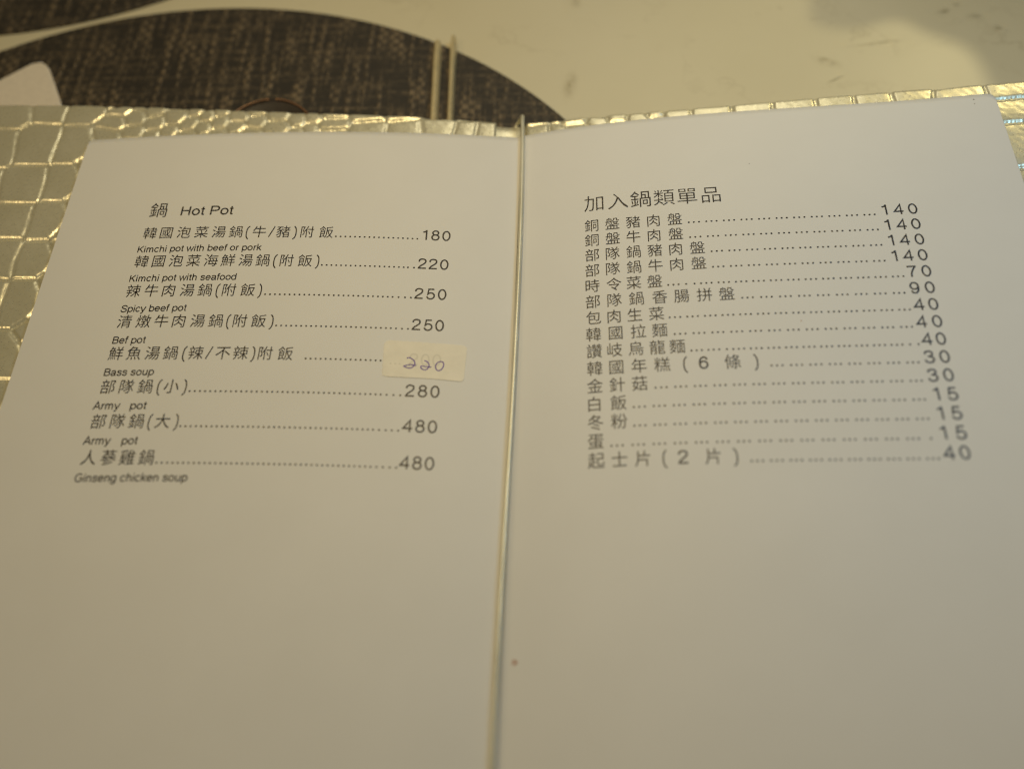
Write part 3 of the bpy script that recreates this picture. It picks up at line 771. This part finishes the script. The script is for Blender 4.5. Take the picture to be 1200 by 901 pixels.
# single-line letter skeletons (em units), drawn with a constant pen
def letters():
    G = {}
    o = lambda x=0.278: arc(x, .262, .205, .230, 0, 360, 30)
    G['H'] = (.722, [[(.12, 0), (.12, .72)], [(.602, 0), (.602, .72)], [(.12, .385), (.602, .385)]])
    G['P'] = (.667, [[(.12, 0), (.12, .72)], [(.12, .68), (.38, .68)] + arc(.40, .51, .185, .17, 90, -90) + [(.12, .34)]])
    G['B'] = (.667, [[(.12, 0), (.12, .72)], [(.12, .68), (.36, .68)] + arc(.38, .535, .175, .145, 90, -90) + [(.12, .39)], [(.36, .39)] + arc(.39, .215, .195, .175, 90, -90) + [(.12, .04)]])
    G['K'] = (.667, [[(.12, 0), (.12, .72)], [(.60, .72), (.12, .27)], [(.27, .42), (.61, 0)]])
    G['S'] = (.667, [spl((.585, .51), (.55, .63), (.45, .685), (.33, .69), (.20, .655), (.135, .55), (.18, .45), (.33, .385), (.48, .335), (.58, .24), (.56, .12), (.45, .045), (.33, .03), (.20, .055), (.11, .135), (.085, .235))])
    G['A'] = (.667, [[(.04, 0), (.335, .72), (.63, 0)], [(.145, .245), (.525, .245)]])
    G['G'] = (.778, [arc(.40, .36, .315, .335, 48, 318, 34) + [(.668, .14), (.668, .345), (.42, .345)]])
    G['o'] = (.556, [o()])
    G['t'] = (.278, [[(.145, .66), (.145, .12)] + spl((.145, .12), (.165, .05), (.26, .04)), [(.03, .485), (.255, .485)]])
    G['i'] = (.222, [[(.111, 0), (.111, .52)], [(.111, .63), (.111, .72)]])
    G['m'] = (.833, [[(.115, 0), (.115, .52)], spl((.115, .30), (.15, .43), (.26, .485), (.37, .44), (.405, .33)) + [(.405, 0)], spl((.405, .30), (.44, .43), (.55, .485), (.66, .44), (.70, .33)) + [(.70, 0)]])
    G['n'] = (.556, [[(.115, 0), (.115, .52)], spl((.115, .28), (.165, .42), (.29, .485), (.41, .43), (.45, .31)) + [(.45, 0)]])
    G['h'] = (.556, [[(.115, 0), (.115, .72)], spl((.115, .28), (.165, .42), (.29, .485), (.41, .43), (.45, .31)) + [(.45, 0)]])
    G['r'] = (.333, [[(.115, 0), (.115, .52)], spl((.115, .28), (.155, .41), (.235, .475), (.325, .475))])
    G['c'] = (.5, [arc(.265, .262, .20, .230, 38, 322, 26)])
    G['e'] = (.556, [[(.075, .275), (.475, .275)] + arc(.278, .262, .200, .230, 4, 325, 28)[1:]])
    G['p'] = (.556, [[(.105, -.2), (.105, .52)], o(.295)])
    G['b'] = (.556, [[(.105, 0), (.105, .72)], o(.295)])
    G['d'] = (.556, [[(.45, 0), (.45, .72)], o(.262)])
    G['g'] = (.556, [[(.45, .52), (.45, -.02)] + spl((.45, -.02), (.42, -.13), (.30, -.18), (.17, -.16), (.095, -.09)), o(.262)])
    G['w'] = (.722, [[(.03, .52), (.20, .02), (.361, .50), (.52, .02), (.692, .52)]])
    G['f'] = (.278, [spl((.285, .685), (.19, .685), (.14, .645), (.13, .56)) + [(.13, 0)], [(.02, .485), (.26, .485)]])
    G['k'] = (.5, [[(.105, 0), (.105, .72)], [(.44, .52), (.105, .19)], [(.22, .31), (.46, 0)]])
    G['s'] = (.5, [spl((.415, .37), (.37, .46), (.26, .49), (.135, .46), (.095, .375), (.16, .305), (.27, .275), (.39, .23), (.425, .145), (.37, .06), (.255, .03), (.13, .06), (.075, .155))])
    G['a'] = (.556, [spl((.085, .365), (.14, .46), (.27, .49), (.40, .45), (.435, .36)) + [(.435, .12)] + spl((.435, .12), (.45, .045), (.515, .035)), spl((.435, .30), (.33, .265), (.18, .245), (.085, .19), (.085, .10), (.17, .035), (.29, .045), (.40, .11), (.435, .20))])
    G['u'] = (.556, [[(.45, 0), (.45, .52)], [(.105, .52), (.105, .20)] + spl((.105, .20), (.14, .08), (.25, .035), (.38, .09), (.45, .24))])
    G['y'] = (.5, [[(.03, .52), (.255, .0)], [(.47, .52), (.245, -.03)] + spl((.245, -.03), (.20, -.13), (.14, -.17), (.06, -.165))])
    G['/'] = (.278, [[(.0, -.04), (.30, .74)]])
    G['('] = (.333, [spl((.27, .76), (.15, .58), (.115, .28), (.15, -.02), (.27, -.20))])
    G[')'] = (.333, [spl((.06, .76), (.18, .58), (.215, .28), (.18, -.02), (.06, -.20))])
    G['0'] = (.556, [arc(.278, .355, .195, .325, 0, 360, 34)])
    G['1'] = (.556, [[(.33, 0), (.33, .715)], spl((.33, .70), (.27, .61), (.125, .555))])
    G['2'] = (.556, [spl((.085, .49), (.11, .61), (.20, .675), (.29, .68), (.42, .64), (.46, .53), (.42, .41), (.30, .295), (.16, .18), (.08, .045)) + [(.08, .04), (.50, .04)]])
    G['3'] = (.556, [spl((.09, .52), (.13, .64), (.27, .685), (.41, .64), (.44, .53), (.385, .42), (.26, .385)), spl((.22, .385), (.40, .355), (.475, .22), (.42, .08), (.27, .025), (.12, .075), (.07, .20))])
    G['4'] = (.556, [[(.40, 0), (.40, .68), (.06, .21), (.53, .21)]])
    G['5'] = (.556, [[(.46, .675), (.16, .675), (.11, .33)] + spl((.11, .33), (.19, .41), (.32, .425), (.44, .35), (.475, .22), (.42, .09), (.29, .025), (.15, .055), (.07, .175))])
    G['6'] = (.556, [arc(.285, .235, .190, .207, 0, 360, 28), spl((.455, .53), (.41, .64), (.30, .683), (.18, .63), (.11, .49), (.092, .32), (.098, .22))])
    G['7'] = (.556, [[(.06, .675), (.485, .675)] + spl((.485, .66), (.37, .50), (.27, .28), (.225, 0))])
    G['8'] = (.556, [arc(.278, .535, .165, .148, 0, 360, 28), arc(.278, .21, .198, .183, 0, 360, 28)])
    G['9'] = (.556, [arc(.27, .475, .190, .207, 0, 360, 28), spl((.10, .18), (.145, .075), (.255, .028), (.375, .08), (.445, .22), (.463, .39), (.457, .49))])
    return G
LET = letters()

def ribbon(line, w):
    """flat pen stroke: quads along a polyline, mitred"""
    p = [np.array(line[0], float)]
    for q in line[1:]:
        if np.hypot(*(np.array(q) - p[-1])) > 1e-4:
            p.append(np.array(q, float))
    p = np.array(p)
    closed = np.hypot(*(p[0] - p[-1])) < 1e-3
    if closed:
        p = p[:-1]
    n = len(p)
    L_, R_ = [], []
    for i in range(n):
        a = p[(i - 1) % n] if (closed or i > 0) else None
        b = p[(i + 1) % n] if (closed or i < n - 1) else None
        d1 = (p[i] - a) / np.linalg.norm(p[i] - a) if a is not None else None
        d2 = (b - p[i]) / np.linalg.norm(b - p[i]) if b is not None else None
        d1 = d2 if d1 is None else d1
        d2 = d1 if d2 is None else d2
        n1 = np.array([-d1[1], d1[0]]); n2 = np.array([-d2[1], d2[0]])
        mm = n1 + n2
        ln = np.linalg.norm(mm)
        mm = n1 if ln < 1e-6 else mm / ln
        k = 1 / max(0.42, mm @ n1)
        L_.append(p[i] + mm * w / 2 * k)
        R_.append(p[i] - mm * w / 2 * k)
    v = np.array(L_ + R_)
    f = []
    for i in range(n if closed else n - 1):
        j = (i + 1) % n
        f.append([i, n + i, n + j, j])
    return v, f

EM = {  # em widths / heights in mm
    ('L', 'cjk'): (4.75, 5.15), ('L', 'title'): (6.3, 6.6), ('L', 'num'): (5.5, 5.6), ('L', 'eng'): 3.55, ('L', 'teng'): 5.25, ('L', 'sym'): (5.2, 5.6), ('L', 'dot'): 0.31,
    ('R', 'cjk'): (4.75, 5.2), ('R', 'title'): (7.0, 7.2), ('R', 'num'): (5.6, 5.6), ('R', 'sym'): (5.6, 5.6), ('R', 'dot'): 0.32,
}

class Ink:
    def __init__(self):
        self.v, self.f, self.n, self.lift = [], [], 0, 0
    def add(self, v2, f, cx, cy, sx, sy, s):
        """v2 in em units, origin (cx, cy) in page mm"""
        v2 = np.asarray(v2)
        self.lift += 1
        x = cx + v2[:, 0] * sx
        y = cy + v2[:, 1] * sy
        z = np.full(len(x), (self.lift % 3) * 0.002)
        self.v.append(np.stack([x, y, z], 1))
        self.f += [[q + self.n for q in g] for g in f]
        self.n += len(x)

def string_shapes(txt):
    x = 0
    out = []
    for ch in txt:
        if ch == ' ':
            x += .278
            continue
        adv, strokes = LET[ch]
        out.append((x, strokes))
        x += adv
    return out, x

def build_line(side, name, v, items, page_obj):
    c = CL if side == 'L' else CR
    s = c[7]
    ink = Ink()
    head = name == 'heading'
    for it in items:
        k = it[0]
        if k == 'C':
            sx, sy = EM[(side, 'title' if head else 'cjk')]
            gv, gf = cjk_glyph(it[1])
            x = it[2]
            # data x is the ink's left side
            ink.add(gv - np.array([gv[:, 0].min() * 0.7, 0]), gf, x, v + s * x, sx, sy, s)
        elif k == 'L':
            shapes, adv = string_shapes(it[1])
            x0, x1 = it[2], it[3]
            ex = (x1 - x0) / (adv - 0.12)
            ey = EM[('L', 'teng' if head else 'eng')]
            for ox, strokes in shapes:
                for st_ in strokes:
                    rv, rf = ribbon(st_, 0.098 if head else 0.102)
                    ink.add(rv + np.array([ox - 0.06, 0]), rf, x0, v + s * x0, ex, ey, s)
        elif k == 'N':
            adv, strokes = LET[it[1]]
            sym = it[1] in '()/'
            sx, sy = EM[(side, 'sym' if sym else 'num')]
            allp = np.array([q for st_ in strokes for q in st_])
            mid = (allp[:, 0].min() + allp[:, 0].max()) / 2
            for st_ in strokes:
                rv, rf = ribbon(st_, 0.070 if sym else 0.091)
                ink.add(rv - np.array([mid, 0]), rf, it[2], v + s * it[2], sx, sy, s)
        elif k == 'D':
            r = EM[(side, 'dot')]
            a = np.linspace(0, 2 * math.pi, 11)[:-1]
            ink.add(np.stack([np.cos(a), np.sin(a)], 1), [list(range(10))], it[1], v + s * it[1] + r, r, r, s)
    V = np.concatenate(ink.v)
    V[:, 2] += page_z(c, V[:, 0]) + 0.05
    return mesh_obj(name, V, ink.f, M_INK, page_obj)

for side, pg in (('L', page_left), ('R', page_right)):
    for name, v, items in DATA['lines'][side]:
        build_line(side, name, v, items, pg)

# price sticker with the handwritten correction -------------------------------------------------
def sticker():
    o = catmull(DATA['stick'], 5, True)
    n = len(o)
    zl = page_z(CL, o[:, 0])
    ctr = o.mean(0)
    rings = []
    v = []
    for z, k in ((0.02, 1.0), (0.13, 1.0), (0.15, 0.985)):
        q = ctr + (o - ctr) * k
        rings.append(len(v))
        v += [(a, b, page_z(CL, a) + z) for a, b in q]
    f = []
    for r0, r1 in zip(rings[:-1], rings[1:]):
        for k in range(n):
            k2 = (k + 1) % n
            f.append([r0 + k, r0 + k2, r1 + k2, r1 + k][::-1] if False else [r0 + k, r1 + k, r1 + k2, r0 + k2])
    # top as strips following the page curve
    inner = ctr + (o - ctr) * 0.985
    ks = [0.75, 0.5, 0.25]
    prev = rings[-1]
    for k in ks:
        st_ = len(v)
        v += [(a, b, page_z(CL, a) + 0.15) for a, b in ctr + (inner - ctr) * k]
        for i in range(n):
            i2 = (i + 1) % n
            f.append([prev + i, st_ + i, st_ + i2, prev + i2])
        prev = st_
    v.append((ctr[0], ctr[1], page_z(CL, ctr[0]) + 0.15))
    for i in range(n):
        f.append([prev + i, len(v) - 1, prev + (i + 1) % n])
    mesh_obj("price_sticker", v, f, M_STICKER, page_left)
    ink = Ink()
    for ch, (x, y) in zip("200", DATA['cov']):
        for st_ in LET[ch][1]:
            rv, rf = ribbon(st_, 0.088)
            ink.add(rv - np.array([0.278, 0.36]), rf, x, y + 1.4, 5.5, 5.6, 0)
    for x in (-36.6, -35.2, -33.9):
        a = np.linspace(0, 2 * math.pi, 11)[:-1]
        ink.add(np.stack([np.cos(a), np.sin(a)], 1), [list(range(10))], x, -94.7, 0.27, 0.27, 0)
    V = np.concatenate(ink.v)
    V[:, 2] += page_z(CL, V[:, 0]) + 0.165
    mesh_obj("covered_price", V, ink.f, M_GHOST, page_left)
    ink = Ink()
    for st_ in DATA['hand']:
        q = catmull(st_, 7)
        rv, rf = ribbon(q, 0.34)
        ink.add(rv, rf, 0, 0, 1, 1, 0)
    V = np.concatenate(ink.v)
    V[:, 2] += page_z(CL, V[:, 0]) + 0.18
    mesh_obj("handwritten_price", V, ink.f, M_PEN, page_left)
sticker()

# specks on the right page
def speck(x, y, r, mat):
    a = np.linspace(0, 2 * math.pi, 13)[:-1]
    rr = r * (1 + 0.25 * np.sin(a * 3 + x))
    v = np.stack([x + rr * np.cos(a), y + rr * np.sin(a), page_z(CR, x + rr * np.cos(a)) + 0.06], 1)
    mesh_obj("stain_speck", v, [list(range(12))], mat, page_right)
for x, y, r, mt in DATA['specks']:
    speck(x, y, r, M_DOT if mt == 'b' else M_GREYDOT)

# elastic cord along the fold
def cord():
    pts = [(-1.4, -233, -5.5), (-2.9, -230, -3.2), (-3.3, -222, 0.0), (-3.2, -206, 1.7), (-2.35, -167, 1.9), (-1.4, -134, 1.95), (-0.4, -98, 1.9), (0.45, -53, 1.8), (0.62, -17, 1.7),
           (0.45, 0, 1.6), (0.3, 6.2, 1.3), (0.2, 9.2, 0.2), (-0.6, 10.4, -2.2), (-2.0, 9.8, -4.6), (-3.2, 6, -5.6), (-3.5, -4, -6.0)]
    p = catmull(pts, 10)
    v, f = tube(p, 0.70, 14)
    mesh_obj("elastic_cord", v, f, M_CORD, menu, True)
cord()
